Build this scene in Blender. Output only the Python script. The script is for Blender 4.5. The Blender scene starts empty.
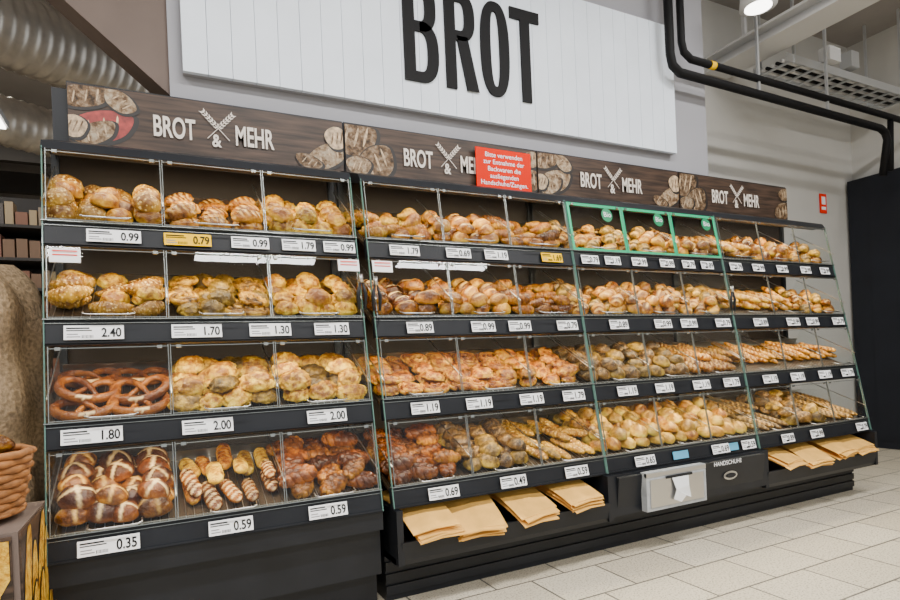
import bpy, math, random
from mathutils import Vector, Matrix, noise
random.seed(7)
SC = bpy.context.scene
COL = SC.collection

# ------------------------------------------------------------------ materials
def newmat(name):
    m = bpy.data.materials.new(name); m.use_nodes = True
    nt = m.node_tree; nt.nodes.clear()
    out = nt.nodes.new('ShaderNodeOutputMaterial')
    return m, nt, out

def simple(name, col, rough=0.5, metal=0.0, nscale=0, namp=0.1, bump=0.0, spec=0.5):
    m, nt, out = newmat(name)
    b = nt.nodes.new('ShaderNodeBsdfPrincipled')
    b.inputs['Base Color'].default_value = (*col, 1)
    b.inputs['Roughness'].default_value = rough
    b.inputs['Metallic'].default_value = metal
    b.inputs['Specular IOR Level'].default_value = spec
    nt.links.new(b.outputs[0], out.inputs[0])
    if nscale:
        tc = nt.nodes.new('ShaderNodeTexCoord')
        n = nt.nodes.new('ShaderNodeTexNoise'); n.inputs['Scale'].default_value = nscale
        n.inputs['Detail'].default_value = 6
        nt.links.new(tc.outputs['Object'], n.inputs['Vector'])
        r = nt.nodes.new('ShaderNodeValToRGB')
        r.color_ramp.elements[0].position = 0.3; r.color_ramp.elements[1].position = 0.7
        r.color_ramp.elements[0].color = (*[max(0, c*(1-namp)) for c in col], 1)
        r.color_ramp.elements[1].color = (*[min(1, c*(1+namp)) for c in col], 1)
        nt.links.new(n.outputs['Fac'], r.inputs[0])
        nt.links.new(r.outputs[0], b.inputs['Base Color'])
        if bump:
            bp = nt.nodes.new('ShaderNodeBump'); bp.inputs['Strength'].default_value = bump
            bp.inputs['Distance'].default_value = 0.01
            nt.links.new(n.outputs['Fac'], bp.inputs['Height'])
            nt.links.new(bp.outputs[0], b.inputs['Normal'])
    return m

def emis(name, col, s):
    m, nt, out = newmat(name)
    e = nt.nodes.new('ShaderNodeEmission'); e.inputs[0].default_value = (*col, 1); e.inputs[1].default_value = s
    nt.links.new(e.outputs[0], out.inputs[0]); return m

def glassmat(name, tint=(0.98, 0.99, 0.985), base=0.03, k=0.35):
    m, nt, out = newmat(name)
    t = nt.nodes.new('ShaderNodeBsdfTransparent'); t.inputs[0].default_value = (*tint, 1)
    g = nt.nodes.new('ShaderNodeBsdfGlossy'); g.inputs['Roughness'].default_value = 0.02
    lw = nt.nodes.new('ShaderNodeLayerWeight'); lw.inputs[0].default_value = 0.5
    p = nt.nodes.new('ShaderNodeMath'); p.operation = 'POWER'; p.inputs[1].default_value = 5
    mu = nt.nodes.new('ShaderNodeMath'); mu.operation = 'MULTIPLY_ADD'; mu.inputs[1].default_value = k; mu.inputs[2].default_value = base
    mx = nt.nodes.new('ShaderNodeMixShader')
    nt.links.new(lw.outputs['Facing'], p.inputs[0]); nt.links.new(p.outputs[0], mu.inputs[0])
    nt.links.new(mu.outputs[0], mx.inputs[0]); nt.links.new(t.outputs[0], mx.inputs[1]); nt.links.new(g.outputs[0], mx.inputs[2])
    nt.links.new(mx.outputs[0], out.inputs[0]); return m

def sat(c): return (c[0]*.82, c[1]*.60, c[2]*.10)
def breadmat(name, dark, base, pale, seed=None, seedthr=0.18, seedscale=75, rough=0.38, nsc=16, patch=None, top=True):
    m, nt, out = newmat(name)
    N = nt.nodes.new; L = nt.links.new
    dark, base, pale = sat(dark), sat(base), sat(pale)
    b = N('ShaderNodeBsdfPrincipled'); b.inputs['Roughness'].default_value = rough
    b.inputs['Specular IOR Level'].default_value = 0.35
    L(b.outputs[0], out.inputs[0])
    tc = N('ShaderNodeTexCoord'); oi = N('ShaderNodeObjectInfo')
    add = N('ShaderNodeVectorMath'); add.operation = 'MULTIPLY_ADD'
    L(oi.outputs['Random'], add.inputs[0]); add.inputs[1].default_value = (9, 7, 5); L(tc.outputs['Object'], add.inputs[2])
    n = N('ShaderNodeTexNoise'); n.inputs['Scale'].default_value = nsc; n.inputs['Detail'].default_value = 6
    n.inputs['Roughness'].default_value = 0.65
    L(add.outputs[0], n.inputs['Vector'])
    src = n.outputs['Fac']
    if top:   # crust bakes darker on top, paler near the base
        sx = N('ShaderNodeSeparateXYZ'); L(tc.outputs['Object'], sx.inputs[0])
        mr = N('ShaderNodeMapRange'); mr.inputs[1].default_value = 0.012; mr.inputs[2].default_value = 0.055
        mr.inputs[3].default_value = 0.11; mr.inputs[4].default_value = -0.08
        L(sx.outputs[2], mr.inputs[0])
        ad = N('ShaderNodeMath'); ad.operation = 'ADD'; L(src, ad.inputs[0]); L(mr.outputs[0], ad.inputs[1]); src = ad.outputs[0]
    r = N('ShaderNodeValToRGB'); els = r.color_ramp.elements
    els[0].position = 0.38; els[0].color = (*dark, 1); els[1].position = 0.64; els[1].color = (*pale, 1)
    e = els.new(0.5); e.color = (*base, 1)
    L(src, r.inputs[0])
    cur = r.outputs[0]
    at = N('ShaderNodeAttribute'); at.attribute_name = 'score'
    mx = N('ShaderNodeMix'); mx.data_type = 'RGBA'
    L(at.outputs['Fac'], mx.inputs[0]); L(cur, mx.inputs[6]); mx.inputs[7].default_value = (*(patch or (0.78, 0.45, 0.11)), 1)
    cur = mx.outputs[2]
    if seed:
        v = N('ShaderNodeTexVoronoi'); v.inputs['Scale'].default_value = seedscale
        L(add.outputs[0], v.inputs['Vector'])
        ls = N('ShaderNodeMath'); ls.operation = 'LESS_THAN'; ls.inputs[1].default_value = seedthr*1.6
        L(v.outputs['Distance'], ls.inputs[0])
        m2 = N('ShaderNodeMix'); m2.data_type = 'RGBA'
        L(ls.outputs[0], m2.inputs[0]); L(cur, m2.inputs[6]); m2.inputs[7].default_value = (*seed, 1)
        cur = m2.outputs[2]
    hs = N('ShaderNodeHueSaturation')
    ma = N('ShaderNodeMapRange'); ma.inputs[3].default_value = 0.45; ma.inputs[4].default_value = 1.15
    L(oi.outputs['Random'], ma.inputs[0]); L(ma.outputs[0], hs.inputs['Value']); L(cur, hs.inputs['Color'])
    L(hs.outputs[0], b.inputs['Base Color'])
    n2 = N('ShaderNodeTexNoise'); n2.inputs['Scale'].default_value = 80; n2.inputs['Detail'].default_value = 4; L(add.outputs[0], n2.inputs['Vector'])
    bp = N('ShaderNodeBump'); bp.inputs['Strength'].default_value = 0.75; bp.inputs['Distance'].default_value = 0.008
    L(n2.outputs['Fac'], bp.inputs['Height']); L(bp.outputs[0], b.inputs['Normal'])
    return m

M_black = simple('cabinet_black', (0.010, 0.0115, 0.015), 0.42, nscale=6, namp=0.2, spec=0.28)
M_inner = simple('cabinet_inner', (0.02, 0.012, 0.007), 0.6, spec=.3)
M_tray = simple('tray_dark', (0.07, 0.045, 0.025), 0.4, 0.5)
M_glass = glassmat('clear_glass')
M_acryl = glassmat('acrylic_divider', (0.96, 0.98, 0.97), 0.03, 0.3)
M_edge = simple('glass_edge', (0.10, 0.20, 0.17), 0.15)
M_steel = simple('steel', (0.55, 0.55, 0.55), 0.28, 1.0)
M_strip = simple('door_strip', (0.26, 0.28, 0.27), 0.25, 0.7)
M_green = simple('green_frame', (0.0, 0.42, 0.20), 0.4)
M_darkgreen = simple('green_sticker', (0.0, 0.22, 0.09), 0.4)
M_white = simple('label_white', (0.96, 0.97, 0.99), 0.7, spec=.1)
M_yellow = simple('label_yellow', (1.0, 0.60, 0.0), 0.8, spec=.03)
M_ink = simple('ink_black', (0.005, 0.005, 0.006), 0.6, spec=.2)
M_greyink = simple('ink_grey', (0.25, 0.25, 0.27), 0.6)
M_red = simple('notice_red', (0.80, 0.022, 0.005), 0.7, spec=.05)
M_sign = simple('sign_white', (0.78, 0.85, 0.95), 0.6, nscale=3, namp=0.05)
M_wall = simple('wall_grey', (0.33, 0.33, 0.36), 0.8, nscale=2, namp=0.04)
M_wallr = simple('wall_light', (0.54, 0.53, 0.50), 0.8, nscale=2, namp=0.04)
M_brown = simple('soffit_brown', (0.13, 0.095, 0.08), 0.7, nscale=4, namp=0.1)
M_ceil = simple('ceiling_grey', (0.28, 0.26, 0.245), 0.85, nscale=2, namp=0.1)
M_beam = simple('beam_white', (0.6, 0.6, 0.6), 0.6)
M_duct = simple('duct_metal', (0.78, 0.72, 0.64), 0.38, 0.7, nscale=8, namp=0.2)
M_darkb = simple('dark_beam', (0.035, 0.03, 0.026), 0.6)
M_kraft = simple('kraft_paper', (0.84, 0.47, 0.11), 0.7, nscale=10, namp=0.14, bump=0.3, spec=.15)
M_burlap = simple('burlap', (0.30, 0.22, 0.14), 0.9, nscale=60, namp=0.4, bump=0.8, spec=.1)
M_wicker = simple('wicker', (0.28, 0.11, 0.03), 0.6, nscale=40, namp=0.3)
M_galv = simple('galvanised', (0.6, 0.62, 0.64), 0.4, 0.7)
M_glow = emis('lamp_glow', (1, 0.95, 0.88), 9)
M_sheet = simple('glove_sheet', (0.34, 0.36, 0.38), 0.35, nscale=25, namp=0.15, bump=0.3)
M_glove = simple('glove_print', (0.85, 0.88, 0.9), 0.4)
M_blue = simple('sticker_blue', (0.10, 0.40, 0.62), 0.5)
M_panel = simple('dark_panel', (0.010, 0.012, 0.018), 0.5, nscale=3, namp=0.15, spec=.3)

def woodmat():
    m, nt, out = newmat('header_wood_print')
    N = nt.nodes.new; L = nt.links.new
    b = N('ShaderNodeBsdfPrincipled'); b.inputs['Roughness'].default_value = 0.45; b.inputs['Specular IOR Level'].default_value = .35; L(b.outputs[0], out.inputs[0])
    tc = N('ShaderNodeTexCoord'); mp = N('ShaderNodeMapping'); mp.inputs['Scale'].default_value = (1.5, 1, 22)
    L(tc.outputs['Object'], mp.inputs[0])
    n = N('ShaderNodeTexNoise'); n.inputs['Scale'].default_value = 2.5; n.inputs['Detail'].default_value = 8; L(mp.outputs[0], n.inputs[0])
    r = N('ShaderNodeValToRGB'); e = r.color_ramp.elements
    e[0].position = .3; e[0].color = (0.010, 0.006, 0.004, 1); e[1].position = .75; e[1].color = (0.10, 0.058, 0.038, 1)
    L(n.outputs['Fac'], r.inputs[0]); L(r.outputs[0], b.inputs['Base Color']); return m
M_wood = woodmat()

def floormat():
    m, nt, out = newmat('floor_tiles')
    N = nt.nodes.new; L = nt.links.new
    b = N('ShaderNodeBsdfPrincipled'); b.inputs['Roughness'].default_value = 0.35; L(b.outputs[0], out.inputs[0])
    tc = N('ShaderNodeTexCoord')
    br = N('ShaderNodeTexBrick'); br.inputs['Scale'].default_value = 1.0
    br.inputs['Brick Width'].default_value = 0.4; br.inputs['Row Height'].default_value = 0.3
    br.inputs['Mortar Size'].default_value = 0.005; br.offset = 0.5
    br.inputs['Color1'].default_value = (0.62, 0.55, 0.42, 1); br.inputs['Color2'].default_value = (0.72, 0.65, 0.51, 1)
    br.inputs['Mortar'].default_value = (0.11, 0.10, 0.085, 1)
    L(tc.outputs['Object'], br.inputs['Vector'])
    n = N('ShaderNodeTexNoise'); n.inputs['Scale'].default_value = 110; n.inputs['Detail'].default_value = 4
    L(tc.outputs['Object'], n.inputs['Vector'])
    r = N('ShaderNodeValToRGB'); e = r.color_ramp.elements
    e[0].position = .34; e[0].color = (0.45, 0.40, 0.34, 1); e[1].position = .48; e[1].color = (1, 1, 1, 1)
    L(n.outputs['Fac'], r.inputs[0])
    mx = N('ShaderNodeMix'); mx.data_type = 'RGBA'; mx.blend_type = 'MULTIPLY'; mx.inputs[0].default_value = 1
    L(br.outputs['Color'], mx.inputs[6]); L(r.outputs[0], mx.inputs[7]); L(mx.outputs[2], b.inputs['Base Color'])
    return m
M_floor = floormat()

# ------------------------------------------------------------------ mesh builder
class MB:
    def __init__(s): s.v = []; s.f = []; s.mi = []; s.mats = []; s.sm = []
    def mat(s, m):
        if m not in s.mats: s.mats.append(m)
        return s.mats.index(m)
    def quad(s, pts, m, smooth=False):
        i = len(s.v); s.v += [tuple(p) for p in pts]; s.f.append(tuple(range(i, i+len(pts)))); s.mi.append(s.mat(m)); s.sm.append(smooth)
    def box(s, c, d, m, R=None):
        i = len(s.v); hx, hy, hz = d[0]/2, d[1]/2, d[2]/2
        for x in (-hx, hx):
            for y in (-hy, hy):
                for z in (-hz, hz):
                    p = Vector((x, y, z))
                    if R is not None: p = R @ p
                    s.v.append(tuple(p+Vector(c)))
        k = s.mat(m)
        for f in ((0,1,3,2),(4,6,7,5),(0,4,5,1),(2,3,7,6),(0,2,6,4),(1,5,7,3)):
            s.f.append(tuple(i+a for a in f)); s.mi.append(k); s.sm.append(False)
    def bar(s, p, q, w, h, m):
        p = Vector(p); q = Vector(q); d = q-p; L = d.length; d.normalize()
        R = d.to_track_quat('Y', 'Z').to_matrix()
        s.box((p+q)/2, (w, L, h), m, R)
    def prism_x(s, poly, x0, x1, m):
        i = len(s.v); n = len(poly); k = s.mat(m)
        for x in (x0, x1):
            for y, z in poly: s.v.append((x, y, z))
        s.f.append(tuple(i+j for j in range(n))); s.f.append(tuple(i+n+j for j in reversed(range(n))))
        s.mi += [k, k]; s.sm += [False, False]
        for j in range(n):
            a = i+j; b2 = i+(j+1) % n
            s.f.append((a, a+n, b2+n, b2)); s.mi.append(k); s.sm.append(False)
    def tube(s, pts, rad, m, n=10, flat=1.0):
        pts = [Vector(p) for p in pts]; k = s.mat(m); base = len(s.v)
        if not hasattr(rad, '__len__'): rad = [rad]*len(pts)
        up = Vector((0, 0, 1))
        d0 = (pts[1]-pts[0]).normalized()
        if abs(d0.dot(up)) > 0.95: up = Vector((0, 1, 0))
        for j, p in enumerate(pts):
            d = (pts[min(j+1, len(pts)-1)]-pts[max(j-1, 0)]).normalized()
            u2 = up - d*up.dot(d)
            if u2.length < 1e-3: u2 = Vector((1, 0, 0)) - d*d.x
            u2.normalize(); up = u2 if abs(d.z) > 0.3 else up
            sd = d.cross(u2)
            for a in range(n):
                t = 2*math.pi*a/n
                s.v.append(tuple(p + (sd*math.cos(t) + u2*math.sin(t)*flat)*rad[j]))
        for j in range(len(pts)-1):
            for a in range(n):
                b2 = (a+1) % n
                s.f.append((base+j*n+a, base+j*n+b2, base+(j+1)*n+b2, base+(j+1)*n+a)); s.mi.append(k); s.sm.append(True)
        s.f.append(tuple(base+a for a in reversed(range(n)))); s.mi.append(k); s.sm.append(True)
        e = base+(len(pts)-1)*n
        s.f.append(tuple(e+a for a in range(n))); s.mi.append(k); s.sm.append(True)
    def mesh(s, name):
        me = bpy.data.meshes.new(name); me.from_pydata(s.v, [], s.f)
        for m in s.mats: me.materials.append(m)
        me.polygons.foreach_set('material_index', s.mi); me.polygons.foreach_set('use_smooth', s.sm)
        me.update(); return me
    def obj(s, name, loc=(0, 0, 0), parent=None):
        loc = Vector(loc)
        s.v = [tuple(Vector(p)-loc) for p in s.v]
        o = bpy.data.objects.new(name, s.mesh(name)); o.location = loc; COL.objects.link(o)
        if parent: par(o, parent)
        return o

def par(o, p):
    o.parent = p; o.matrix_parent_inverse = Matrix.Translation(p.location).inverted()
def empty(name, loc):
    o = bpy.data.objects.new(name, None); o.location = loc; o.empty_display_size = 0.05; COL.objects.link(o); return o
def text(body, loc, size, m, rot=(math.pi/2, 0, 0), sx=1.0, ext=0.0, off=0.0, parent=None, name='lettering', align='LEFT', ls=1.0):
    c = bpy.data.curves.new(name, 'FONT'); c.body = body; c.size = size; c.extrude = ext; c.offset = off
    c.align_x = align; c.align_y = 'CENTER'; c.materials.append(m); c.space_line = ls
    o = bpy.data.objects.new(name, c); o.location = loc; o.rotation_euler = rot; o.scale = (sx, 1, 1); COL.objects.link(o)
    if parent: par(o, parent)
    return o
def plane_obj(name, pts, m):
    b = MB(); b.quad(pts, m); return b.obj(name)

# ------------------------------------------------------------------ room
plane_obj('floor', [(-8, -6, 0), (6.8, -6, 0), (6.8, 13, 0), (-8, 13, 0)], M_floor)
plane_obj('ceiling', [(-8, -6, 4.3), (-8, 13, 4.3), (6.8, 13, 4.3), (6.8, -6, 4.3)], M_ceil)
b = MB(); b.box((1.985, 3.43, 2.15), (3.77, 0.66, 4.3), M_wall); b.obj('wall_back', (1.985, 3.43, 2.15))
b = MB(); b.box((5.34, 3.69, 2.15), (2.92, 0.12, 4.3), M_wallr); b.obj('wall_recess', (5.34, 3.69, 2.15))
plane_obj('wall_right', [(6.8, -6, 0), (6.8, 3.63, 0), (6.8, 3.63, 4.3), (6.8, -6, 4.3)], M_wallr)
plane_obj('wall_far', [(-8, 13, 0), (6.8, 13, 0), (6.8, 13, 4.3), (-8, 13, 4.3)], M_brown)
plane_obj('wall_left', [(-8, -6, 0), (-8, 13, 0), (-8, 13, 4.3), (-8, -6, 4.3)], M_brown)
b = MB()
poly = [(0.10, 2.46), (-0.27, 2.78), (-1.2, 3.6), (-1.2, 4.3), (0.10, 4.3)]
f0 = [(x, 3.12, z) for x, z in poly]; f1 = [(x, 3.3, z) for x, z in poly]
b.quad(f0, M_brown); b.quad(list(reversed(f1)), M_brown)
for i in range(5):
    j = (i+1) % 5; b.quad([f0[i], f1[i], f1[j], f0[j]], M_brown)
b.obj('trim_1')

# ------------------------------------------------------------------ big sign
sg = empty('bread_department_sign', (1.8, 3.05, 3.0))
b = MB(); x = 0.158; W = (3.47-0.158)/29
for i in range(29):
    b.box((x+W*(i+.5), 3.055, 3.02), (W-0.0026, 0.03, 0.93), M_sign)
b.box((1.814, 3.08, 3.02), (3.31, 0.025, 0.93), M_wall)
b.obj('plank_board', (1.8, 3.05, 3.02), sg)
def letter_mesh(b, ch, x, z, w, h, s, y, m, d=.012):
    def bx(x0, z0, x1, z1): b.box(((x0+x1)/2, y, (z0+z1)/2), (abs(x1-x0), d, abs(z1-z0)), m)
    def ring(cx, cz, rx, rz, a0, a1, n=20, p=2.6):
        for i in range(n):
            q = []
            for a in (a0+(a1-a0)*i/n, a0+(a1-a0)*(i+1)/n):
                c_, s_ = math.cos(a), math.sin(a)
                ux = math.copysign(abs(c_)**(2/p), c_); uz = math.copysign(abs(s_)**(2/p), s_)
                q.append(((cx+rx*ux, cz+rz*uz), (cx+max(.012, rx-s)*ux, cz+(rz-s*.85)*uz)))
            (o1, i1), (o2, i2) = q
            b.quad([(o1[0], y-d/2, o1[1]), (o2[0], y-d/2, o2[1]), (i2[0], y-d/2, i2[1]), (i1[0], y-d/2, i1[1])], m)
            b.quad([(o1[0], y-d/2, o1[1]), (o1[0], y+d/2, o1[1]), (o2[0], y+d/2, o2[1]), (o2[0], y-d/2, o2[1])], m)
            b.quad([(i1[0], y-d/2, i1[1]), (i2[0], y-d/2, i2[1]), (i2[0], y+d/2, i2[1]), (i1[0], y+d/2, i1[1])], m)
    P2 = math.pi/2
    if ch == 'T':
        bx(x, z+h-s, x+w, z+h); bx(x+w/2-s/2, z, x+w/2+s/2, z+h-s)
    if ch == 'O': ring(x+w/2, z+h/2, w/2, h/2, 0, 2*math.pi, 48)
    if ch in 'BR':
        bx(x, z, x+s, z+h); xm = x+w*.47
        r1 = h*.25; c1 = z+h-r1
        bx(x+s, z+h-s*.85, xm, z+h); bx(x+s, z+h-2*r1, xm, z+h-2*r1+s*.85)
        ring(xm, c1, w*.50, r1, -P2, P2)
        if ch == 'B':
            r2 = (h-2*r1+s*.85)/2; c2 = z+r2
            bx(x+s, z, xm, z+s*.85); ring(xm, c2, w*.55, r2, -P2, P2)
        else:
            zz = z+h-2*r1+s*.4
            b.quad([(xm-s*.3, y-d/2, zz), (x+w-s*1.02, y-d/2, z), (x+w+.01, y-d/2, z), (xm+s*.75, y-d/2, zz)], m)
            b.quad([(xm-s*.3, y-d/2, zz), (xm-s*.3, y+d/2, zz), (x+w-s*1.02, y+d/2, z), (x+w-s*1.02, y-d/2, z)], m)
b = MB(); yL = 3.033; zb_, hL, sL = 2.715, .585, .070
for ch, x_, w_ in (('B', 1.315, .215), ('R', 1.580, .210), ('O', 1.822, .205), ('T', 2.040, .22)):
    letter_mesh(b, ch, x_, zb_, w_, hL, sL, yL, M_ink)
b.obj('sign_lettering', (1.8, 3.03, 3.0), sg)

# ------------------------------------------------------------------ header boards
MODX = [-0.375, 0.875, 2.125, 3.375, 4.625]
HX = [-0.32, 0.93, 2.18, 3.43, 4.68]
Mloaf = [breadmat('print_crust_a', (0.05, 0.035, 0.07), (0.26, 0.20, 0.55), (0.55, 0.56, 2.2), rough=0.5, nsc=30, top=False),
         breadmat('print_crust_b', (0.14, 0.09, 0.2), (0.46, 0.42, 1.4), (0.72, 0.80, 3.4), rough=0.5, nsc=34, top=False)]
def oval(b, cx, cz, rx, rz, y, m, rot=0, x0=-9, x1=9, z0=2.135, z1=2.395):
    pts = []
    for i in range(28):
        t = 2*math.pi*i/28; u = rx*math.cos(t)*(1+.08*math.sin(3*t)); w = rz*math.sin(t)
        X = cx+u*math.cos(rot)-w*math.sin(rot); Z = cz+u*math.sin(rot)+w*math.cos(rot)
        pts.append((min(max(X, x0), x1), y, min(max(Z, z0), z1)))
    b.quad(pts, m)
M_cream = simple('print_cream', (0.50, 0.36, 0.22), 0.5, nscale=45, namp=0.6)
M_letter = simple('print_letter', (0.80, 0.72, 0.64), 0.5)
M_rednap = simple('print_red', (0.30, 0.03, 0.025), 0.5, nscale=30, namp=.5)
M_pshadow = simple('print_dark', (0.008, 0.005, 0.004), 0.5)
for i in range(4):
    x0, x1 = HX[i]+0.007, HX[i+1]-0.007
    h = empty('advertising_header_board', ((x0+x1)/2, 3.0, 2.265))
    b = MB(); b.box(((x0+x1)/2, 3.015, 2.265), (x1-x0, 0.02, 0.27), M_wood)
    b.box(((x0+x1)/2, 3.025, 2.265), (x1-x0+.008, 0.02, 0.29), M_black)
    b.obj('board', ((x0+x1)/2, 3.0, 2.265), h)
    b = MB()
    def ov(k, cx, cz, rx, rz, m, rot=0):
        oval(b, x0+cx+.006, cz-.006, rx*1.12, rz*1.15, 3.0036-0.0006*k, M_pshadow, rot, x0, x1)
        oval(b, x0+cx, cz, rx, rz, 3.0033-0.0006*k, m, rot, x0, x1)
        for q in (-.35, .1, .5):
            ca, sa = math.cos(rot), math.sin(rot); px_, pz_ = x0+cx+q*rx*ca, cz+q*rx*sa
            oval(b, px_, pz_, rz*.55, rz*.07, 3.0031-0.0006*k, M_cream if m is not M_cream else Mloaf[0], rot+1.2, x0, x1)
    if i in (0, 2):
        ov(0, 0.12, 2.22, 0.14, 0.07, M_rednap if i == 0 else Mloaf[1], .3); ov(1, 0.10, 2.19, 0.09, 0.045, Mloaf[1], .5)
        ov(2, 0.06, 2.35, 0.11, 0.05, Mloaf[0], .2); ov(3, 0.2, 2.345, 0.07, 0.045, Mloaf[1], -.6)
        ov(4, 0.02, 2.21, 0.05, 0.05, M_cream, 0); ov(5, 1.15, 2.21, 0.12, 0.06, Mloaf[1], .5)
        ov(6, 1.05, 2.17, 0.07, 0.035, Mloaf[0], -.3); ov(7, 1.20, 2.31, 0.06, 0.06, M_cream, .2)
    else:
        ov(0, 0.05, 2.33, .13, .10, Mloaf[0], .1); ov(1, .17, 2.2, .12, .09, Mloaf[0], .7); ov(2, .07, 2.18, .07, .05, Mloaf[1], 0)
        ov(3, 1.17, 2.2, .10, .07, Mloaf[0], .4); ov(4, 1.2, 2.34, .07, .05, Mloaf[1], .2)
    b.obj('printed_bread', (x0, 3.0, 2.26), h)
    text('BROT', (x0+0.33, 2.997, 2.25), 0.135, M_letter, sx=0.52, off=0.003, parent=h)
    text('&', (x0+0.585, 2.997, 2.215), 0.085, M_letter, sx=0.75, off=.002, parent=h)
    text('MEHR', (x0+0.69, 2.997, 2.25), 0.135, M_letter, sx=0.52, off=0.003, parent=h)
    b = MB()
    for sgn in (-1, 1):
        p0 = Vector((x0+0.615-sgn*0.05, 2.9965, 2.225)); p1 = Vector((x0+0.615+sgn*0.07, 2.9965, 2.355))
        b.bar(p0, p1, 0.002, 0.003, M_letter)
        for k in range(6):
            q = p0.lerp(p1, 0.45+k*0.10)
            dr = (p1-p0).normalized(); pr = Vector((dr.z, 0, -dr.x))
            for s2 in (-1, 1):
                e = q+dr*.016+pr*.014*s2
                b.quad([q, q+pr*.010*s2-dr*.001, e, q+dr*.005+pr*.003*s2], M_letter)
    b.obj('wheat_ears', (x0, 3, 2.3), h)

h = empty('red_glove_notice', (1.91, 2.975, 2.24))
b = MB(); b.box((1.915, 2.975, 2.235), (0.39, 0.006, 0.255), M_red); b.obj('notice_sheet', (1.915, 2.975, 2.235), h)
text('Bitte verwenden\nzur Entnahme der\nBackwaren die\nausliegenden\nHandschuhe/Zangen.', (1.915, 2.970, 2.24), 0.040, M_white, parent=h, align='CENTER', ls=1.05, off=0.0003)

# ------------------------------------------------------------------ cabinets
def fD(z): return 2.69-0.1733*(2.0-z)
ZC = [1.65, 1.27, 0.89, 0.50]
TAU = [math.radians(a) for a in (31, 29, 25, 20)]
DEP = [0.40, 0.43, 0.46, 0.50]
PHI = math.atan(0.1733)
RF = Matrix.Rotation(-PHI, 3, 'X')
def rowframe(r):
    zc = ZC[r]
    O = Vector((0, fD(zc+.045)+0.03, zc+0.035)); t = TAU[r]
    return O, Vector((0, math.cos(t), math.sin(t))), Vector((0, -math.sin(t), math.cos(t)))

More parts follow.
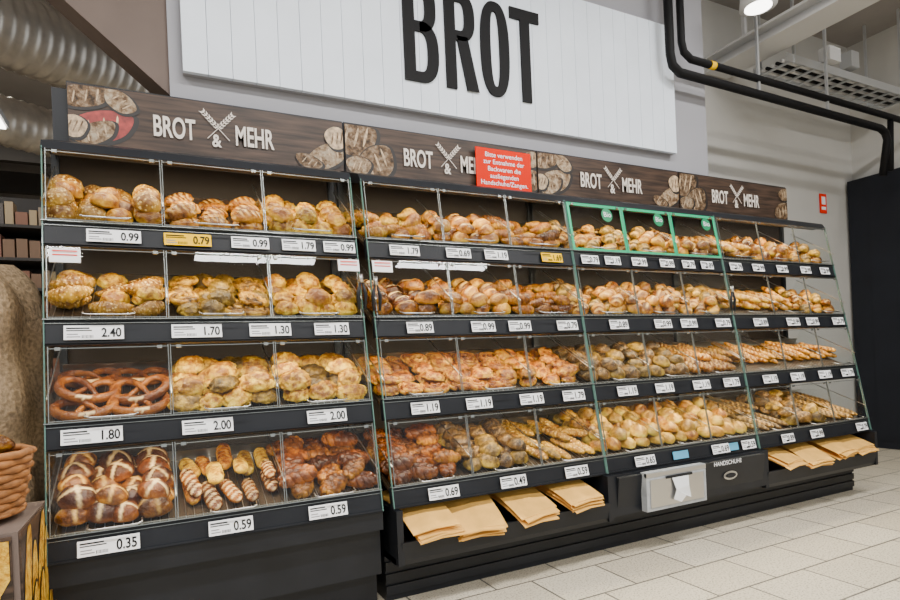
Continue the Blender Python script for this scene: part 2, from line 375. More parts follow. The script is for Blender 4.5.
for mi in range(4):
    X0, X1 = MODX[mi], MODX[mi+1]
    if mi == 0: X1 -= 0.02
    if mi == 1: X0 += 0.025
    cx = (X0+X1)/2; w = X1-X0
    b = MB()
    b.box((cx, 3.055, 1.1), (w, 0.03, 2.06), M_inner)
    b.prism_x([(2.675, 1.99), (2.70, 2.03), (2.99, 2.135), (3.06, 2.135), (3.06, 2.10), (2.70, 1.985)], X0, X1, M_black)
    b.box((cx, 3.04, 2.25), (w, 0.02, 0.26), M_black)
    for xs in ((X0+.004, X1-.004) if mi in (0, 3) else (X0+.004,)):
        b.quad([(xs, fD(.46), .46), (xs, fD(2.0), 2.0), (xs, 3.04, 2.12), (xs, 3.04, .46)], M_glass)
    for xs in (X0+.004, X1-.004):
        b.bar((xs, fD(.46)-.006, .46), (xs, fD(2.0)-.006, 2.0), 0.004, 0.012, M_edge)
        b.bar((xs, 3.03, .46), (xs, 3.03, 2.1), 0.03, 0.03, M_black)
    for r in range(4):
        zc = ZC[r]; O, V, Nn = rowframe(r); dep = DEP[r]
        b.box((cx, fD(zc)+0.012, zc), (w, 0.03, 0.096), M_black, RF)
        b.box((cx, fD(zc+.036)-0.005, zc+.036), (w, 0.006, 0.002), M_strip, RF)
        b.box((cx, fD(zc-.04)-0.006, zc-.036), (w, 0.010, 0.006), M_black, RF)
        b.box((cx, fD(zc+.046)+0.004, zc+.049), (w, 0.04, 0.004), M_strip, RF)
        Rm = Matrix.Rotation(TAU[r], 3, 'X')
        c = O+V*(dep/2)-Nn*0.008; b.box((cx, c.y, c.z), (w-.01, dep, 0.012), M_tray, Rm)
        c = O+V*dep+Nn*0.02; b.box((cx, c.y, c.z), (w-.02, 0.006, 0.05), M_steel, Rm)
        for k in range(40):
            xx = X0+.02+(w-.04)*k/39; a1 = O+V*.01+Nn*.001; a2 = O+V*dep+Nn*.001
            b.bar((xx, a1.y, a1.z), (xx, a2.y, a2.z), .003, .003, M_steel)
        for k in range(4):
            xd = X0+0.012+(w-0.024)*k/3
            p = [O+V*0.01, O+V*dep, O+V*dep+Nn*0.13, O+V*0.01+Nn*0.11]
            b.quad([(xd, q.y, q.z) for q in p], M_acryl)
            a1 = O+V*0.01+Nn*0.11; a2 = O+V*dep+Nn*0.13
            b.bar((xd, a1.y, a1.z), (xd, a2.y, a2.z), 0.004, 0.004, M_steel)
        zt = (ZC[r-1]-.05) if r > 0 else 1.99
        zb = zc+.055
        gm = M_green if (mi == 2 and r == 0) else M_strip
        gw = 0.016 if gm is M_green else 0.003
        for k in range(3):
            xa = X0+0.012+(w-.024)*k/3+.004; xb = X0+0.012+(w-.024)*(k+1)/3-.004
            yb, yt = fD(zb)-.012, fD(zt)-.012
            b.quad([(xa, yb, zb), (xb, yb, zb), (xb, yt, zt), (xa, yt, zt)], M_glass)
            for xs in (xa, xb):
                b.bar((xs, yb-.002, zb), (xs, yt-.002, zt), gw, 0.005, gm)
            for zz in (zb+.004, zt-.008):
                b.box(((xa+xb)/2, fD(zz)-.014, zz), (xb-xa, 0.005, gw if gm is M_green else 0.003), gm)
            for xs in (xa+.03, xb-.03):      # small hinge clips at the flap top
                b.box((xs, fD(zt-.015)-.016, zt-.010), (.018, .008, .012), M_strip, RF)
            xm = (xa+xb)/2
            yh = fD(zb)-.02
            pts = [(xm-.085, yh+.006, zb+.024), (xm-.085, yh-.022, zb+.016), (xm-.07, yh-.03, zb+.012), (xm+.07, yh-.03, zb+.012), (xm+.085, yh-.022, zb+.016), (xm+.085, yh+.006, zb+.024)]
            b.tube(pts, 0.0032, M_steel, 6)
        b.box((cx, fD(zt)+.05, zt+.012), (w-.04, 0.05, 0.012), M_black)
    if mi == 0:
        b.box((cx, 2.74, 0.415), (w, 0.62, 0.08), M_black)
        b.box((cx, 2.76, 0.27), (w, 0.56, 0.21), M_black)
        b.box((cx, 2.79, 0.085), (w-.01, 0.5, 0.17), M_black)
    else:
        b.box((cx, 2.80, 0.11), (w, 0.48, 0.22), M_black)
        for zz in (0.05, 0.105, 0.16):
            b.box((cx, 2.555, zz), (w, 0.012, 0.042), M_black)
        b.box((cx, 2.49, 0.225), (w, 0.16, 0.03), M_black)
        if mi == 2:
            b.box((cx, 2.70, 0.345), (w, 0.64, 0.22), M_black)
            b.prism_x([(2.385, 0.235), (2.36, 0.44), (2.42, 0.455), (2.42, 0.235)], X0+.03, X1-.03, M_black)
        else:
            b.prism_x([(2.385, 0.235), (2.375, 0.315), (2.395, 0.315), (2.41, 0.245), (2.9, 0.36), (3.0, 0.36), (3.0, .21), (2.40, 0.21)], X0+.02, X1-.02, M_black)
            for xs in (X0+.015, X1-.015):
                b.box((xs, 2.70, 0.335), (0.03, 0.64, 0.24), M_black)
            b.box((cx, 3.0, 0.4), (w, 0.04, 0.14), M_inner)
    b.obj('bakery_display_cabinet', (cx, 2.75, 0))
    for r in range(4):
        zt = (ZC[r-1]-.05) if r > 0 else 1.99
        ld = bpy.data.lights.new('led_strip', 'AREA'); ld.shape = 'RECTANGLE'; ld.size = w-.06; ld.size_y = 0.035
        ld.energy = 8; ld.color = (1.0, 0.86, 0.60)
        lo = bpy.data.objects.new('cabinet_led_strip', ld); lo.location = (cx, fD(zt)+.055, zt+.003)
        lo.rotation_euler = (math.radians(22), 0, 0); COL.objects.link(lo)

for xs in (2.42, 2.84, 3.27):
    b = MB(); z = 1.93; y = fD(z)-.022
    pts = [(xs+.042*math.cos(t*math.pi/12), y-(.042*math.sin(t*math.pi/12))*-.17, z+.042*math.sin(t*math.pi/12)) for t in range(24)]
    b.quad(pts, M_darkgreen); o = b.obj('organic_sticker', (xs, y, z))
    text('Bio', (xs, y-.004, z), 0.045, M_white, parent=o, align='CENTER', rot=(math.pi/2-PHI, 0, 0))

# ------------------------------------------------------------------ price labels
def label(x, r, price, wd=0.165, hh=0.056, mat=None):
    zc = ZC[r]; y = fD(zc)-.018
    rot = math.radians(-14) ; R = Matrix.Rotation(rot, 3, 'X')
    o = empty('price_label', (x, y, zc))
    b = MB(); b.box((x, y, zc), (wd, 0.003, hh), mat or M_white, R)
    for k, (lx, lz, lw) in enumerate([(-.27, .3, .38), (-.25, .14, .42), (-.36, -.12, .18), (-.34, -.3, .22)]):
        p = Vector((x, y, zc))+R@Vector((lx*wd, -.0022, lz*hh)); b.box(p, (lw*wd, 0.0008, 0.0035 if k else .005), M_ink if k < 2 else M_greyink, R)
    for k in range(9):
        p = Vector((x, y, zc))+R@Vector(((-.2+.022*k)*wd, -.0022, -.3*hh)); b.box(p, (.0013 if k % 3 else .002, 0.0008, .011), M_ink, R)
    b.obj('card', (x, y, zc), o)
    p = Vector((x, y, zc))+R@Vector((0.46*wd, -.0035, -.06*hh))
    text(price, p, hh*0.9, M_ink, rot=(math.pi/2+rot, 0, 0), parent=o, align='RIGHT', off=0.0009, sx=.78, name='price')
L = {0: [(-.137, '0.99', 1.2), (.127, '0.79', 1.15), (.373, '0.99', 1), (.58, '1.79', .95), (.765, '0.99', .95),
         (1.09, '1.79', 1), (1.386, '0.69', .9), (1.61, '1.19', .9), (1.97, '1.69', .9),
         (2.24, '0.79', .8), (2.41, '1.19', .75), (2.62, '0.99', .75), (2.85, '0.99', .75), (3.04, '0.79', .7), (3.21, '0.89', .7),
         (3.49, '0.79', .75), (3.72, '0.99', .75), (3.98, '0.99', .75), (4.25, '0.99', .75), (4.48, '0.99', .7)],
     1: [(-.212, '2.40', 1.25), (.143, '1.70', 1.2), (.43, '1.30', 1.1), (.695, '1.30', 1)]+[(m0+f, p, .88) for m0 in (.875, 2.125, 3.375) for f, p in ((.25, '0.89'), (.6, '0.99'), (.82, '0.99'), (1.13, '0.79'))],
     2: [(-.227, '1.80', 1.25), (.164, '2.00', 1.2), (.64, '2.00', 1.1)]+[(m0+f, p, .92) for m0 in (.875, 2.125, 3.375) for f, p in ((.23, '1.19'), (.52, '1.19'), (.83, '1.19'), (1.1, '1.79'))],
     3: [(-.184, '0.35', 1.25), (.227, '0.59', 1.05), (.61, '0.59', 1.05), (1.15, '0.69', 1.0), (1.53, '0.49', .95), (1.92, '0.59', .95), (2.40, '0.65', .95), (3.015, '0.69', .95), (3.27, '0.59', .8), (3.66, '0.89', .8), (3.97, '0.99', .85), (4.5, '0.79', .85)]}
for r in L:
    for x, p, s in L[r]:
        yel = (r == 0 and x in (.127, 1.97))
        label(x, r, p, 0.155*s, 0.055 if r else .052, M_yellow if yel else None)
b = MB(); b.box((2.68, fD(.5)-.014, .5), (.12, .004, .045), M_blue, RF); b.obj('rail_sticker')
b = MB(); b.box((3.13, fD(.5)-.014, .5), (.09, .004, .045), M_blue, RF); b.obj('rail_sticker')
for x, z in ((-.30, 1.565), (.80, 1.565), (.965, 1.565)):
    y = fD(z)-.02; b = MB(); b.box((x, y, z), (0.10, 0.003, 0.055), M_white, RF)
    for k in range(3): b.box((x, y-.003, z+.017-.015*k), (0.08, 0.001, 0.004), M_red, RF)
    b.obj('hygiene_notice', (x, y, z))

def tongs(x, z):
    y = fD(z)-.035; b = MB()
    b.tube([(x-.006, y, z+.05), (x-.018, y, z), (x-.014, y+.003, z-.07)], [.006, .009, .007], M_black, 8)
    b.tube([(x+.006, y, z+.05), (x+.018, y, z), (x+.014, y+.003, z-.07)], [.006, .009, .007], M_black, 8)
    b.tube([(x, y, z+.052), (x, y+.005, z+.09)], .01, M_steel, 8)
    b.tube([(x+.01*math.sin(i*.9), y+.008, z-.07-.02*i) for i in range(8)], .003, M_black, 6)
    b.obj('serving_tongs', (x, y, z))
tongs(.845, 1.43); tongs(.915, 1.42); tongs(3.37, 1.42)

# ------------------------------------------------------------------ bread prototypes
B_gold = breadmat('crust_golden', (0.26, 0.10, 0.03), (0.58, 0.33, 0.09), (0.92, 0.72, 0.30), nsc=14)
B_cheese = breadmat('crust_cheese', (0.30, 0.14, 0.03), (0.76, 0.54, 0.13), (1.05, 1.0, 0.6), nsc=30)
B_seed = breadmat('crust_seeded', (0.25, 0.12, 0.04), (0.50, 0.31, 0.10), (0.72, 0.52, 0.2), seed=(0.85, 0.56, 0.18), seedthr=.2)
B_brown = breadmat('crust_pretzel', (0.07, 0.022, 0.012), (0.20, 0.068, 0.025), (0.40, 0.17, 0.05), rough=0.25, nsc=10, patch=(0.85, 0.60, 0.28))
B_dark = breadmat('crust_dark', (0.05, 0.03, 0.025), (0.15, 0.09, 0.065), (0.30, 0.20, 0.12), seed=(0.36, 0.20, 0.07), seedthr=.16)
B_pale = breadmat('crust_pale', (0.42, 0.26, 0.09), (0.76, 0.58, 0.30), (1.0, 1.0, 0.9), nsc=14)
B_glaze = breadmat('crust_glazed', (0.12, 0.045, 0.02), (0.36, 0.155, 0.05), (0.70, 0.42, 0.14), rough=0.26, nsc=18)
B_pizza = breadmat('crust_pizza', (0.11, 0.028, 0.015), (0.46, 0.17, 0.04), (0.92, 0.64, 0.2), nsc=34)
B_choc = breadmat('crust_choc', (0.035, 0.02, 0.015), (0.32, 0.18, 0.06), (0.75, 0.56, 0.2), nsc=26)
B_olive = breadmat('crust_rustic', (0.13, 0.09, 0.04), (0.36, 0.27, 0.12), (0.76, 0.66, 0.40), nsc=24)

def blob(name, sx, sy, sz, mat, amp=0.05, ns=1.6, score=None, sd=1, depth=0.12, sub=4, lump=0):
    import bmesh
    bm = bmesh.new(); bmesh.ops.create_icosphere(bm, subdivisions=sub, radius=1)
    me = bpy.data.meshes.new(name); vals = []
    for v in bm.verts:
        p = v.co.copy()
        n = noise.noise(p*ns+Vector((sd*3.1, sd*1.7, sd)))
        k = 1+amp*2*n
        if lump: k += lump*noise.noise(p*5+Vector((sd, 0, 0)))+lump*.6*noise.noise(p*10+Vector((0, sd, 0)))
        s = 0
        if score and p.z > 0.05: s = score(p.x, p.y)*min(1, p.z*3)
        k -= depth*s
        q = p*k
        z = q.z if q.z > 0 else q.z*0.45
        v.co = Vector((q.x*sx, q.y*sy, (z+0.45)*sz)); vals.append(s)
    bm.to_mesh(me); bm.free()
    at = me.attributes.new('score', 'FLOAT', 'POINT'); at.data.foreach_set('value', vals)
    me.polygons.foreach_set('use_smooth', [True]*len(me.polygons)); me.materials.append(mat); me.update(); return me
def ss(d, w): return max(0.0, min(1.0, (w-d)/(w*0.5)))
cross = lambda x, y: max(ss(abs(x), .13), ss(abs(y), .13))
def slashes(n, sl=.5, w=.2):
    return lambda x, y: ss(abs(((x+sl*y*.5)*n/2) % 1-.5), w)*ss(abs(y), .8)
longcut = lambda x, y: ss(abs(y+.1*math.sin(x*3)), .2)*ss(abs(x), .85)
kaiser = lambda x, y: ss(abs(math.sin(2.5*(math.atan2(y, x)+1.3*math.hypot(x, y)))), .3)*.35

def catmull(P, n):
    out = []
    P = [Vector(p) for p in P]
    for i in range(len(P)-1):
        a, b_, c, d = P[max(i-1, 0)], P[i], P[i+1], P[min(i+2, len(P)-1)]
        for k in range(n):
            t = k/n
            out.append(0.5*((2*b_)+(c-a)*t+(2*a-5*b_+4*c-d)*t*t+(3*b_-a-3*c+d)*t**3))
    out.append(P[-1]); return out
def pretzel():
    P = [(.42, -.66, .17), (.22, -.25, .2), (-.02, .1, .2), (-.3, .45, .12), (-.68, .58, .1), (-1, .3, .1), (-.95, -.25, .1), (-.55, -.68, .12), (0, -.82, .12),
         (.55, -.68, .12), (.95, -.25, .1), (1, .3, .1), (.68, .58, .1), (.3, .45, .12), (.02, .1, .08), (-.22, -.25, .1), (-.42, -.66, .17)]
    pts = catmull(P, 8); n = len(pts); rad = []
    for i in range(n):
        t = abs(i/(n-1)-.5)*2; rad.append(.105*(.08+.12*(1-t)**.8))
    b = MB(); b.tube([p*.096+Vector((0, 0, .008)) for p in pts], rad, B_brown, 12)
    me = b.mesh('pretzel')
    at = me.attributes.new('score', 'FLOAT', 'POINT')
    at.data.foreach_set('value', [1.0 if (abs(v.co.x) < .028 and v.co.y < -.080 and v.co.z > .030) else 0.0 for v in me.vertices])
    return me
def croissant(mat, name, seed=0):
    pts = []; rad = []; n = 60
    for i in range(n):
        t = i/(n-1)*2-1; a = t*1.25
        pts.append((.062*math.sin(a)*1.25, -.06*math.cos(a)+.04, .03))
        e = (1-abs(t)**1.6); st = (abs(t)*5.2) % 1
        rad.append(.008+.030*e*(0.80+.32*(1-st)))
    b = MB(); b.tube(pts, rad, mat, 14, .9); return b.mesh(name)
def braid(mat, name, L_=.085, R=.02):
    b = MB()
    for s in range(3):
        pts = []; rad = []
        for i in range(50):
            t = i/49; a = t*math.pi*2*1.5+s*2*math.pi/3
            e = math.sin(math.pi*(.08+.84*t))**.6
            pts.append(((t*2-1)*L_, math.sin(a)*R*1.15*e, .026+math.sin(2*a)*R*.5*e)); rad.append(R*(.35+.75*e))
        b.tube(pts, rad, mat, 10)
    return b.mesh(name)
def swirl(mat, name, R=.062):
    b = MB(); pts = []; rad = []
    for i in range(80):
        t = i/79; a = t*2*math.pi*2.7; r = .006+R*(t)**.9
        pts.append((math.cos(a)*r, math.sin(a)*r, .016+.012*(1-t))); rad.append(.0125*(1-.3*(t > .95)) )
    b.tube(pts, rad, mat, 10, 1.15); return b.mesh(name)
def stick(mat, name, L_, R, stripes=0):
    n = 50; b = MB(); pts = []; rad = []
    for i in range(n):
        t = i/(n-1)*2-1
        pts.append((t*L_, .004*math.sin(t*3), R*.7)); rad.append(R*max(.15, (1-abs(t)**5))**.5*(1+.08*math.sin(t*L_*260)))
    b.tube(pts, rad, mat, 14, .75); me = b.mesh(name)
    at = me.attributes.new('score', 'FLOAT', 'POINT')
    at.data.foreach_set('value', [0.75 if stripes and v.co.z > R*.8 and ((v.co.x+v.co.y*.8)*stripes) % 1 < .35 else 0.0 for v in me.vertices])
    return me

P = {
 'seeded_roll': ([blob('seeded_roll', .058, .05, .048, m, sd=i, score=kaiser, depth=.05) for i, m in ((1, B_seed), (2, B_seed), (3, B_gold))], .094, .085, .062, 0, 3),
 'glazed_pastry': ([blob('glazed_pastry', .066, .038, .036, B_glaze, sd=i, score=slashes(5), amp=.06) for i in (4, 5)]+[braid(B_glaze, 'glazed_braid', .062, .018)], .115, .072, .048, .3, .35),
 'cheese_roll': ([blob('cheese_roll', .058, .05, .044, m, sd=i, lump=.13) for i, m in ((6, B_cheese), (7, B_cheese), (8, B_gold))], .096, .085, .056, 0, 3),
 'large_cheese_roll': ([blob('large_cheese_roll', .070, .056, .046, m, sd=i, lump=.16, amp=.08) for i, m in ((9, B_cheese), (10, B_olive), (11, B_cheese))], .108, .09, .06, .4, .8),
 'chocolate_swirl': ([swirl(B_choc, 'chocolate_swirl', .058), blob('nut_roll', .058, .052, .044, B_olive, sd=33, lump=.12)], .105, .095, .045, 0, 3),
 'sesame_crescent': ([croissant(B_seed, 'sesame_crescent'), blob('sesame_bun', .055, .047, .045, B_cheese, sd=31, lump=.08)], .11, .09, .055, .2, .6),
 'pretzel': ([pretzel()], .20, .17, .035, 0, .2),
 'cross_cut_pretzel_roll': ([blob('cross_cut_pretzel_roll', .060, .056, .052, m, sd=i, score=cross, depth=.06, amp=.03) for i, m in ((12, B_brown), (13, B_brown), (34, B_glaze))], .108, .092, .066, .6, 1.2),
 'cheese_stick': ([stick(B_cheese, 'cheese_stick', .095, .030, 0), stick(B_brown, 'pretzel_stick', .095, .028, 28), stick(B_pizza, 'pizza_stick', .095, .029, 0)], .075, .20, .045, math.pi/2, .2),
 'braided_roll': ([braid(B_glaze, 'braided_roll', .072, .022), braid(B_brown, 'braided_roll_dark', .07, .023)], .112, .08, .052, .4, .9),
 'croissant': ([croissant(B_gold, 'croissant'), croissant(B_glaze, 'croissant_dark')], .11, .082, .05, .2, .5),
 'butter_croissant': ([croissant(B_pale, 'butter_croissant'), croissant(B_gold, 'butter_croissant_b')], .11, .082, .05, .6, .4),
 'pretzel_roll': ([blob('pretzel_roll', .066, .042, .046, m, sd=i, score=longcut, depth=.08) for i, m in ((14, B_glaze), (15, B_brown))], .108, .078, .055, .5, .5),
 'golden_roll': ([blob('golden_roll', .066, .043, .044, m, sd=i, score=longcut, depth=.12) for i, m in ((16, B_gold), (17, B_gold), (18, B_glaze))], .108, .078, .055, .6, .35),
 'pizza_swirl': ([swirl(B_pizza, 'pizza_swirl', .062), blob('pizza_roll', .06, .055, .03, B_pizza, sd=19, lump=.12)], .108, .098, .04, 0, 3),
 'topped_pastry': ([blob('topped_pastry', .075, .045, .03, B_pizza, sd=i, lump=.15) for i in (20, 21)], .118, .085, .042, .5, .4),
 'dark_seeded_roll': ([blob('dark_seeded_roll', .058, .05, .046, m, sd=i, score=kaiser, depth=.04) for i, m in ((22, B_dark), (23, B_olive), (35, B_dark))], .098, .088, .058, 0, 3),
 'seeded_stick': ([stick(B_seed, 'seeded_stick', .11, .027), stick(B_olive, 'rustic_stick', .11, .027)], .07, .19, .042, math.pi/2+.3, .15),
 'oblong_roll': ([blob('oblong_roll', .078, .042, .044, m, sd=i, score=slashes(4), depth=.1) for i, m in ((24, B_gold), (25, B_olive), (26, B_glaze))], .115, .075, .052, .7, .3),
 'wheat_roll': ([blob('wheat_roll', .052, .048, .044, m, sd=i, score=longcut, depth=.08) for i, m in ((27, B_pale), (28, B_gold), (29, B_pale))], .09, .082, .055, 0, 3),
 'lattice_pastry': ([stick(B_glaze, 'lattice_pastry', .10, .034, 34)], .085, .17, .04, math.pi/2+.35, .1),
 'baguette': ([stick(B_gold, 'baguette', .14, .032, 20), stick(B_glaze, 'baguette_dark', .14, .031, 20)], .078, .22, .045, math.pi/2+.45, .1),
 'striped_stick': ([stick(B_glaze, 'striped_stick', .13, .026, 36)], .066, .22, .036, math.pi/2+.5, .06),
 'dark_stick': ([stick(B_dark, 'dark_stick', .13, .026, 30)], .08, .22, .036, math.pi/2+.4, .1),
}
GRID = [
 [['seeded_roll', 'glazed_pastry', 'cheese_roll'], ['sesame_crescent', 'chocolate_swirl', 'cheese_roll'], ['pretzel', 'large_cheese_roll', 'large_cheese_roll'], ['cross_cut_pretzel_roll', 'cheese_stick', 'braided_roll']],
 [['butter_croissant', 'golden_roll', 'croissant'], ['pretzel_roll', 'golden_roll', 'croissant'], ['pizza_swirl', 'pizza_swirl', 'topped_pastry'], ['braided_roll', 'dark_seeded_roll', 'seeded_stick']],
 [['oblong_roll', 'oblong_roll', 'golden_roll'], ['oblong_roll', 'golden_roll', 'oblong_roll'], ['dark_seeded_roll', 'dark_seeded_roll', 'lattice_pastry'], ['wheat_roll', 'wheat_roll', 'wheat_roll']],
 [['baguette', 'golden_roll', 'oblong_roll'], ['baguette', 'baguette', 'oblong_roll'], ['striped_stick', 'striped_stick', 'striped_stick'], ['dark_stick', 'dark_seeded_roll', 'dark_stick']],
]
for mi in range(4):
    for r in range(4):
        O, V, Nn = rowframe(r); dep = DEP[r]; Rt = Matrix.Rotation(TAU[r], 4, 'X')
        for c in range(3):
            kind = GRID[mi][r][c]; meshes, su, sv, h, yaw, yj = P[kind]
            w = MODX[mi+1]-MODX[mi]; x0 = MODX[mi]+w*c/3+.018; x1 = MODX[mi]+w*(c+1)/3-.018
            if mi == 1 and c == 0: x0 += .03
            if mi == 0 and c == 2: x1 -= .02
            nu = max(1, round((x1-x0)/su)); nv = max(1, int((dep-.03)/sv))
            layers = 1 if kind == 'dark_stick' else 2
            par_o = empty(kind+'_pile', Vector(((x0+x1)/2, 0, 0))+O+V*(dep/2))
            for ly in range(layers):
                nuu = nu-(ly % 2) if nu > 2 else nu
                nvv = nv if ly == 0 else max(1, nv-1)
                if kind == 'pretzel': nuu, nvv = 2, (2 if ly == 0 else 1)
                for a in range(nuu):
                    for q in range(nvv):
                        if random.random() < (.01 if ly == 0 else .16): continue
                        half = su*.5
                        u = x0+half*.95+(x1-x0-1.9*half)*((a+(.5 if nuu == 1 else 0))/max(1, nuu-1))
                        vv = .035+sv*.5+q*sv*((dep-.05-sv)/max(.001, (nv-1)*sv) if nv > 1 else 1) + (sv*.45 if ly else 0)
                        if nv == 1: vv = .03+max(sv*.5, dep*.48)
                        jit = .03 if kind == 'pretzel' else .14
                        u += random.uniform(-jit, jit)*su; vv += random.uniform(-.12, .12)*sv
                        if kind in ('cheese_stick',): vv += random.uniform(-.05, .05)
                        me = random.choice(meshes)
                        o = bpy.data.objects.new(kind, me); COL.objects.link(o)
                        loc = Vector((u, 0, 0))+O+V*vv+Nn*(ly*h*.78+.003)
                        tilt = Matrix.Rotation(random.uniform(-.25, .25)*(1 if ly else .4), 4, 'X')@Matrix.Rotation(random.uniform(-.25, .25)*(1 if ly else .4), 4, 'Y')
                        s = 1.0 if kind == 'pretzel' else random.uniform(.9, 1.1)
                        Mx = Matrix.Translation(loc)@Rt@tilt@Matrix.Rotation(yaw+random.uniform(-yj, yj), 4, 'Z')@Matrix.Scale(s, 4)
                        o.parent = par_o; o.matrix_parent_inverse = Matrix.Translation(par_o.location).inverted()
                        o.matrix_basis = Mx

# ------------------------------------------------------------------ paper bags, glove dispenser
def bagstack(x, yaw, drop=0, n=6, sc=1):
    b = MB(); rr = random.Random(int(x*100))
    for k in range(n):
        W_, L_ = .23*sc, .42
        R = Matrix.Rotation(yaw+rr.uniform(-.09, .09), 3, 'Z')
        ox, oy = rr.uniform(-.012, .012), rr.uniform(-.022, .022)
        prof = []
        for i in range(7):
            t = i/6; y = (t-.5)*L_; z = .105*t+.009*k + .022*math.sin(t*3.1)-(drop*(1-t)**3)
            prof.append((y, z))
        rows = []
        for y, z in prof:
            rows.append([R@Vector((sx_*W_/2, y, 0))+Vector((x+ox, 2.545+oy, .322+z+.005*sx_*(k % 2)+(.008 if sx_ == 0 else 0))) for sx_ in (-1, 0, 1)])
        for i in range(6):
            for j in range(2):
                b.quad([rows[i][j], rows[i][j+1], rows[i+1][j+1], rows[i+1][j]], M_kraft, True)
        for j in range(2):
            b.quad([rows[0][j]-Vector((0, 0, .005)), rows[0][j+1]-Vector((0, 0, .005)), rows[0][j+1], rows[0][j]], M_kraft)
    b.obj('paper_bag_stack', (x, 2.55, .38))
bagstack(1.06, .06); bagstack(1.33, -.12, .04, 7); bagstack(1.60, .22, .02); bagstack(1.88, .16)
bagstack(3.6, .2, 0, 5); bagstack(3.88, -.08, .02, 5); bagstack(4.16, .16); bagstack(4.43, .08)
g = empty('glove_dispenser', (2.54, 2.36, .34))
b = MB(); b.box((2.55, 2.352, .345), (.46, .04, .21), M_sheet); b.box((2.55, 2.338, .435), (.46, .016, .022), M_steel)
b.box((2.55, 2.33, .335), (.41, .006, .15), M_steel)
# a crumpled clear glove hanging from the window slot
b.quad([(2.50, 2.322, .41), (2.63, 2.322, .41), (2.62, 2.312, .35), (2.52, 2.310, .34)], M_glove)
b.quad([(2.52, 2.310, .34), (2.62, 2.312, .35), (2.64, 2.318, .28), (2.59, 2.306, .30)], M_glove)
b.quad([(2.52, 2.310, .34), (2.59, 2.306, .30), (2.56, 2.316, .265), (2.50, 2.314, .29)], M_glove)
b.box((2.56, 2.325, .412), (.20, .008, .014), M_black)
b.obj('box', (2.54, 2.36, .34), g)
text('HANDSCHUHE', (2.88, 2.356, .425), .036, M_white, parent=g)
b = MB()
pts = [(3.03+.06*math.cos(t*math.pi/10), 2.364, .345+.026*math.sin(t*math.pi/10)) for t in range(20)]
b.quad(pts, M_steel)
pts = [(3.03+.045*math.cos(t*math.pi/10), 2.361, .345+.015*math.sin(t*math.pi/10)) for t in range(20)]
b.quad(pts, M_black); b.obj('slot', (3.03, 2.36, .35), g)

# ------------------------------------------------------------------ pipes, beams, trays
b = MB()
b.tube([(3.34, 2.95, 4.3), (3.34, 2.95, 3.22), (3.36, 2.95, 3.14), (3.43, 2.95, 3.10), (6.0, 2.95, 3.06), (6.08, 2.95, 3.03), (6.11, 2.95, 2.97), (6.11, 3.0, 2.65)], .032, M_ink, 12)
b.tube([(3.46, 2.95, 4.3), (3.46, 2.95, 3.33), (3.48, 2.95, 3.26), (3.55, 2.95, 3.22), (6.2, 2.95, 3.19), (6.7, 2.95, 3.18)], .027, M_ink, 12)
b.tube([(3.75, 2.95, 3.218), (3.80, 2.95, 3.217)], .029, M_yellow, 12)
b.tube([(6.2, 2.96, 3.18), (6.21, 2.98, 2.7)], .025, M_ink, 12)
for x in (4.3, 5.2):
    b.box((x, 2.95, 3.7), (.02, .02, 1.2), M_galv)
b.obj('ceiling_pipes')
b = MB()
b.box((4.65, .8, 3.66), (.10, 5.6, .10), M_beam); b.box((4.65, .8, 3.72), (.3, 5.6, .02), M_beam); b.box((4.65, .8, 3.60), (.3, 5.6, .02), M_beam)
for y in (-1, .6, 2.2, 3.3): b.box((4.65, y, 4.02), (.03, .03, .56), M_beam)
b.obj('ceiling_beam')
b = MB()
for s in (0, .3):
    b.box((5.75, 3.3-s, 3.50), (2.0, .008, .07), M_galv)
for i in range(12): b.box((4.8+i*.17, 3.15, 3.47), (.03, .3, .01), M_galv)
for x in (4.85, 6.5):
    for y in (3.0, 3.3): b.box((x, y, 3.88), (.02, .02, .84), M_galv)
for k in range(5): b.tube([(4.76, 3.05+.045*k, 3.49), (5.7, 3.06+.045*k, 3.495), (6.72, 3.05+.045*k, 3.49)], .014, M_ink if k % 2 else M_beam, 8)
b.box((5.35, 3.0, 3.62), (.16, .1, .12), M_beam); b.box((5.65, 3.0, 3.63), (.12, .1, .14), M_galv)
b.obj('cable_tray')
b = MB(); X, Y, Z = 3.97, 2.70, 3.56
b.tube([(X, Y, Z), (X, Y, Z+.14)], [.125, .11], M_beam, 24)
b.tube([(X, Y, Z-.008), (X, Y, Z-.001)], [.09, .09], M_glow, 24)
b.tube([(X, Y, Z+.14), (X, Y, 4.30)], .012, M_beam, 8)
b.obj('ceiling_downlight', (X, Y, Z))

b = MB()
b.box((6.70, 2.0, 1.41), (.12, 3.2, 2.82), M_panel)
b.box((6.635, 2.75, 1.36), (.012, 1.3, 2.55), M_panel)
b.box((6.62, 2.2, 1.15), (.03, .03, .3), M_steel)
b.obj('door_1')
b = MB(); b.box((6.23, 3.62, 2.56), (.11, .008, .2), M_red); b.box((6.23, 3.614, 2.59), (.06, .003, .08), M_white)
b.box((6.23, 3.614, 2.51), (.07, .003, .03), M_white); b.obj('fire_extinguisher_sign')

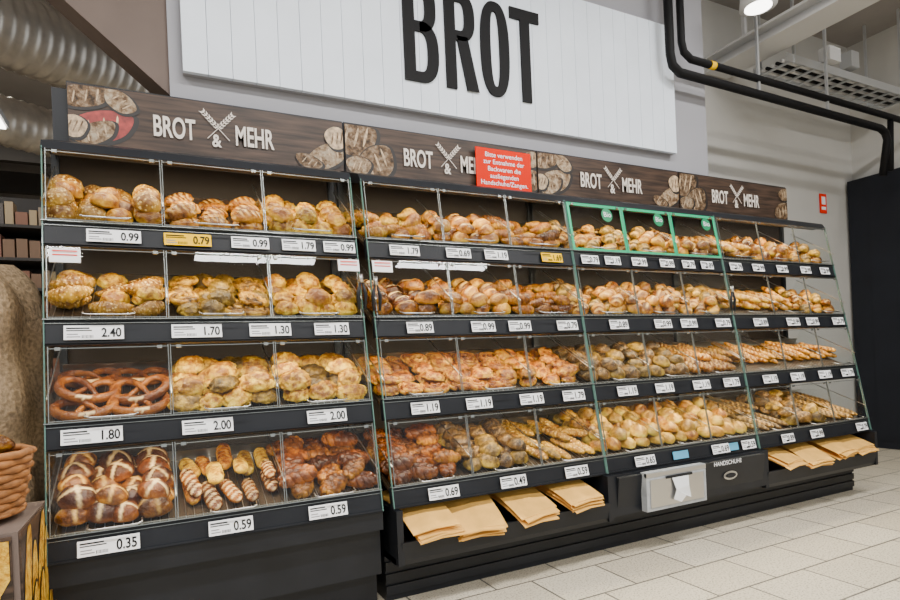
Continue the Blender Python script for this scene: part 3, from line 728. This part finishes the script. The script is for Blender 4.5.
# ------------------------------------------------------------------ left background
def duct(p, q, R, name):
    p = Vector(p); q = Vector(q); n = 160; pts = []; rad = []
    for i in range(n):
        pts.append(p.lerp(q, i/(n-1))); rad.append(R*(1+(.05 if i % 3 == 0 else 0)))
    b = MB(); b.tube(pts, rad, M_duct, 28); b.obj(name, (p+q)/2)
duct((-2.2, 3.6, 3.32), (0.9, 6.2, 3.62), .25, 'ventilation_duct')
duct((-2.6, 5.6, 3.45), (1.2, 8.4, 3.6), .22, 'ventilation_duct')
b = MB()
for y in (9.0, 10.5): b.box((-3.2, y, 4.0), (8, .12, .3), M_darkb)
for x in (-4, -2.4, -.8): b.box((x, 10.8, 3.92), (.12, 4, .1), M_darkb)
b.obj('ceiling_truss')
b = MB()
b.box((-.98, 4.7, 2.96), (.14, 1.0, .05), M_beam); b.box((-.98, 4.7, 2.93), (.11, .95, .02), M_glow)
for y in (4.25, 5.15): b.box((-.98, y, 3.64), (.01, .01, 1.32), M_beam)
b.obj('tube_lamp')

b = MB(); rr = random.Random(3)
b.box((-1.9, 5.1, 1.2), (2.8, .05, 2.4), M_darkb)
cols = [simple('pack_%d' % i, c, .5) for i, c in enumerate([(.32, .24, .16), (.25, .10, .05), (.45, .33, .18), (.10, .08, .07), (.22, .12, .06), (.6, .56, .5)])]
for z in (.3, .7, 1.1, 1.5, 1.7, 1.9, 2.12):
    b.box((-1.9, 4.9, z), (2.8, .4, .02), M_darkb); x = -3.25
    while x < -.6:
        ww = rr.uniform(.04, .08); hh = rr.uniform(.09, .16); b.box((x+ww/2, 4.8, z+.01+hh/2), (ww*.85, .12, hh), rr.choice(cols)); x += ww
b.obj('grocery_shelf', (-1.9, 4.9, 0))

b = MB(); n, hN = 90, 40; rings = []
for j in range(hN+1):
    t = j/hN; z = 1.62*t; ring = []
    for i in range(n):
        a = 2*math.pi*i/n
        R = .44*(1-.10*t)*(1+.06*math.sin(a*9+t*2)+.07*noise.noise(Vector((math.cos(a)*2, math.sin(a)*2, z*3)))+.035*math.sin(z*16+2*math.sin(a*3)))
        if t > .9: R *= 1-((t-.9)*6)**2*.8
        ring.append((-.87+R*math.cos(a), 3.2+R*math.sin(a), z+(.01*math.sin(a*5)) if j else 0))
    rings.append(ring)
for j in range(hN):
    for i in range(n):
        k = (i+1) % n; b.quad([rings[j][i], rings[j][k], rings[j+1][k], rings[j+1][i]], M_burlap, True)
b.quad(rings[-1], M_burlap, True)
b.obj('burlap_draped_stand', (-.87, 3.2, 0))

cxb, cyb = -.60, 2.28
b = MB()
for k in range(9):
    R = .185+.004*k
    b.tube([(cxb+(R+.006*math.sin(i*math.pi/2+k*math.pi))*math.cos(2*math.pi*i/48), cyb+(R+.006*math.sin(i*math.pi/2+k*math.pi))*math.sin(2*math.pi*i/48), .70+.022*k) for i in range(49)], .012, M_wicker, 8)
b.tube([(cxb, cyb, .69), (cxb, cyb, .70)], [.2, .2], M_wicker, 24)
b.obj('wicker_bread_basket', (cxb, cyb, .8))
e = empty('crusty_roll_heap', (cxb, cyb, .9)); bm_ = P['golden_roll'][0]
for i in range(12):
    a = i*2.4; rr_ = .03+.105*math.sqrt(i/12); o = bpy.data.objects.new('crusty_roll', bm_[i % 3]); COL.objects.link(o)
    o.parent = e; o.matrix_parent_inverse = Matrix.Translation(e.location).inverted()
    o.matrix_basis = Matrix.Translation((cxb+rr_*math.cos(a), cyb+rr_*math.sin(a), .87+.05*(i < 4)))@Matrix.Rotation(a, 4, 'Z')
b = MB(); b.box((-.63, 2.28, .335), (.5, .46, .67), M_brown)
b.box((-.63, 2.045, .35), (.47, .008, .62), M_wood)
b.box((-.378, 2.28, .335), (.008, .45, .665), M_wood)
M_bprint = breadmat('print_baguette', (0.35, 0.17, 0.05), (0.70, 0.50, 0.18), (0.9, 0.78, 0.6), nsc=30, top=False)
for k, (x, z, rot) in enumerate(((-.60, .5, 1.2), (-.48, .42, 1.35), (-.72, .4, 1.3), (-.44, .56, 1.1))):
    oval(b, x, z, .17, .045, 2.039-.0005*k, M_bprint, rot, -.86, -.40, .05, .65)
for k, (yy, z, rot) in enumerate(((2.13, .5, 1.3), (2.22, .42, 1.45), (2.33, .50, 1.2), (2.42, .42, 1.5), (2.17, .30, 1.25), (2.30, .30, 1.4), (2.45, .28, 1.3))):
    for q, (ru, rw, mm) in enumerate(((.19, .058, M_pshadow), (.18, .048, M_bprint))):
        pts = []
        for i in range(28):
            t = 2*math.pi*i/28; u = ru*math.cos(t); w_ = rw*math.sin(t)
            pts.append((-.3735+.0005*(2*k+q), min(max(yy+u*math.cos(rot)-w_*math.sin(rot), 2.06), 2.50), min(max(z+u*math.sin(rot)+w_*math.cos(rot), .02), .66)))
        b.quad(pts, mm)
b.obj('promotional_crate', (-.63, 2.28, 0))
text('GENIESSEN', (-.36, 2.09, .13), .1, M_white, sx=.7, rot=(math.pi/2, 0, math.pi/2), name='crate_lettering', parent=bpy.data.objects['promotional_crate'])

# ------------------------------------------------------------------ lights
def area(name, loc, rot, sx, sy, e, col=(1, 1, 1)):
    l = bpy.data.lights.new(name, 'AREA'); l.shape = 'RECTANGLE'; l.size = sx; l.size_y = sy; l.energy = e; l.color = col
    o = bpy.data.objects.new(name, l); o.location = loc; o.rotation_euler = rot; COL.objects.link(o)
for X in (-1.5, 1.2, 3.9):
    for Y in (-2.0, .6):
        area('added_ceiling_fill', (X, Y, 4.24), (0, 0, 0), 1.5, .25, 120, (1, .98, .95))  # added fill lights, out of view, for general brightness; no fixtures modelled
area('added_ceiling_fill', (-2.0, 7.5, 4.2), (0, 0, 0), 1.5, .25, 60, (1, .93, .82))
area('added_ceiling_fill', (-2.2, 3.2, 4.2), (0, 0, 0), 1.5, .25, 60, (1, .93, .82))  # added fill to brighten the ducts and left background
w = bpy.data.worlds.new('World'); SC.world = w; w.use_nodes = True
w.node_tree.nodes['Background'].inputs[0].default_value = (0.92, 0.96, 1.0, 1)
w.node_tree.nodes['Background'].inputs[1].default_value = 0.95

# ------------------------------------------------------------------ camera
th = math.atan(580/1156); ro = math.radians(2.5)
F = Vector((math.sin(th), math.cos(th), 0)); Rv = Vector((math.cos(th), -math.sin(th), 0)); U = Vector((0, 0, 1))
cxv = Rv*math.cos(ro)-U*math.sin(ro); cyv = Rv*math.sin(ro)+U*math.cos(ro); czv = -F
cam = bpy.data.cameras.new('camera'); co = bpy.data.objects.new('camera', cam); COL.objects.link(co)
M = Matrix((cxv, cyv, czv)).transposed().to_4x4(); M.translation = Vector((0, 0, 1.11)); co.matrix_world = M
cam.sensor_width = 36; cam.lens = 580/900*36; cam.shift_y = 59.5/900; cam.clip_start = .05
SC.camera = co
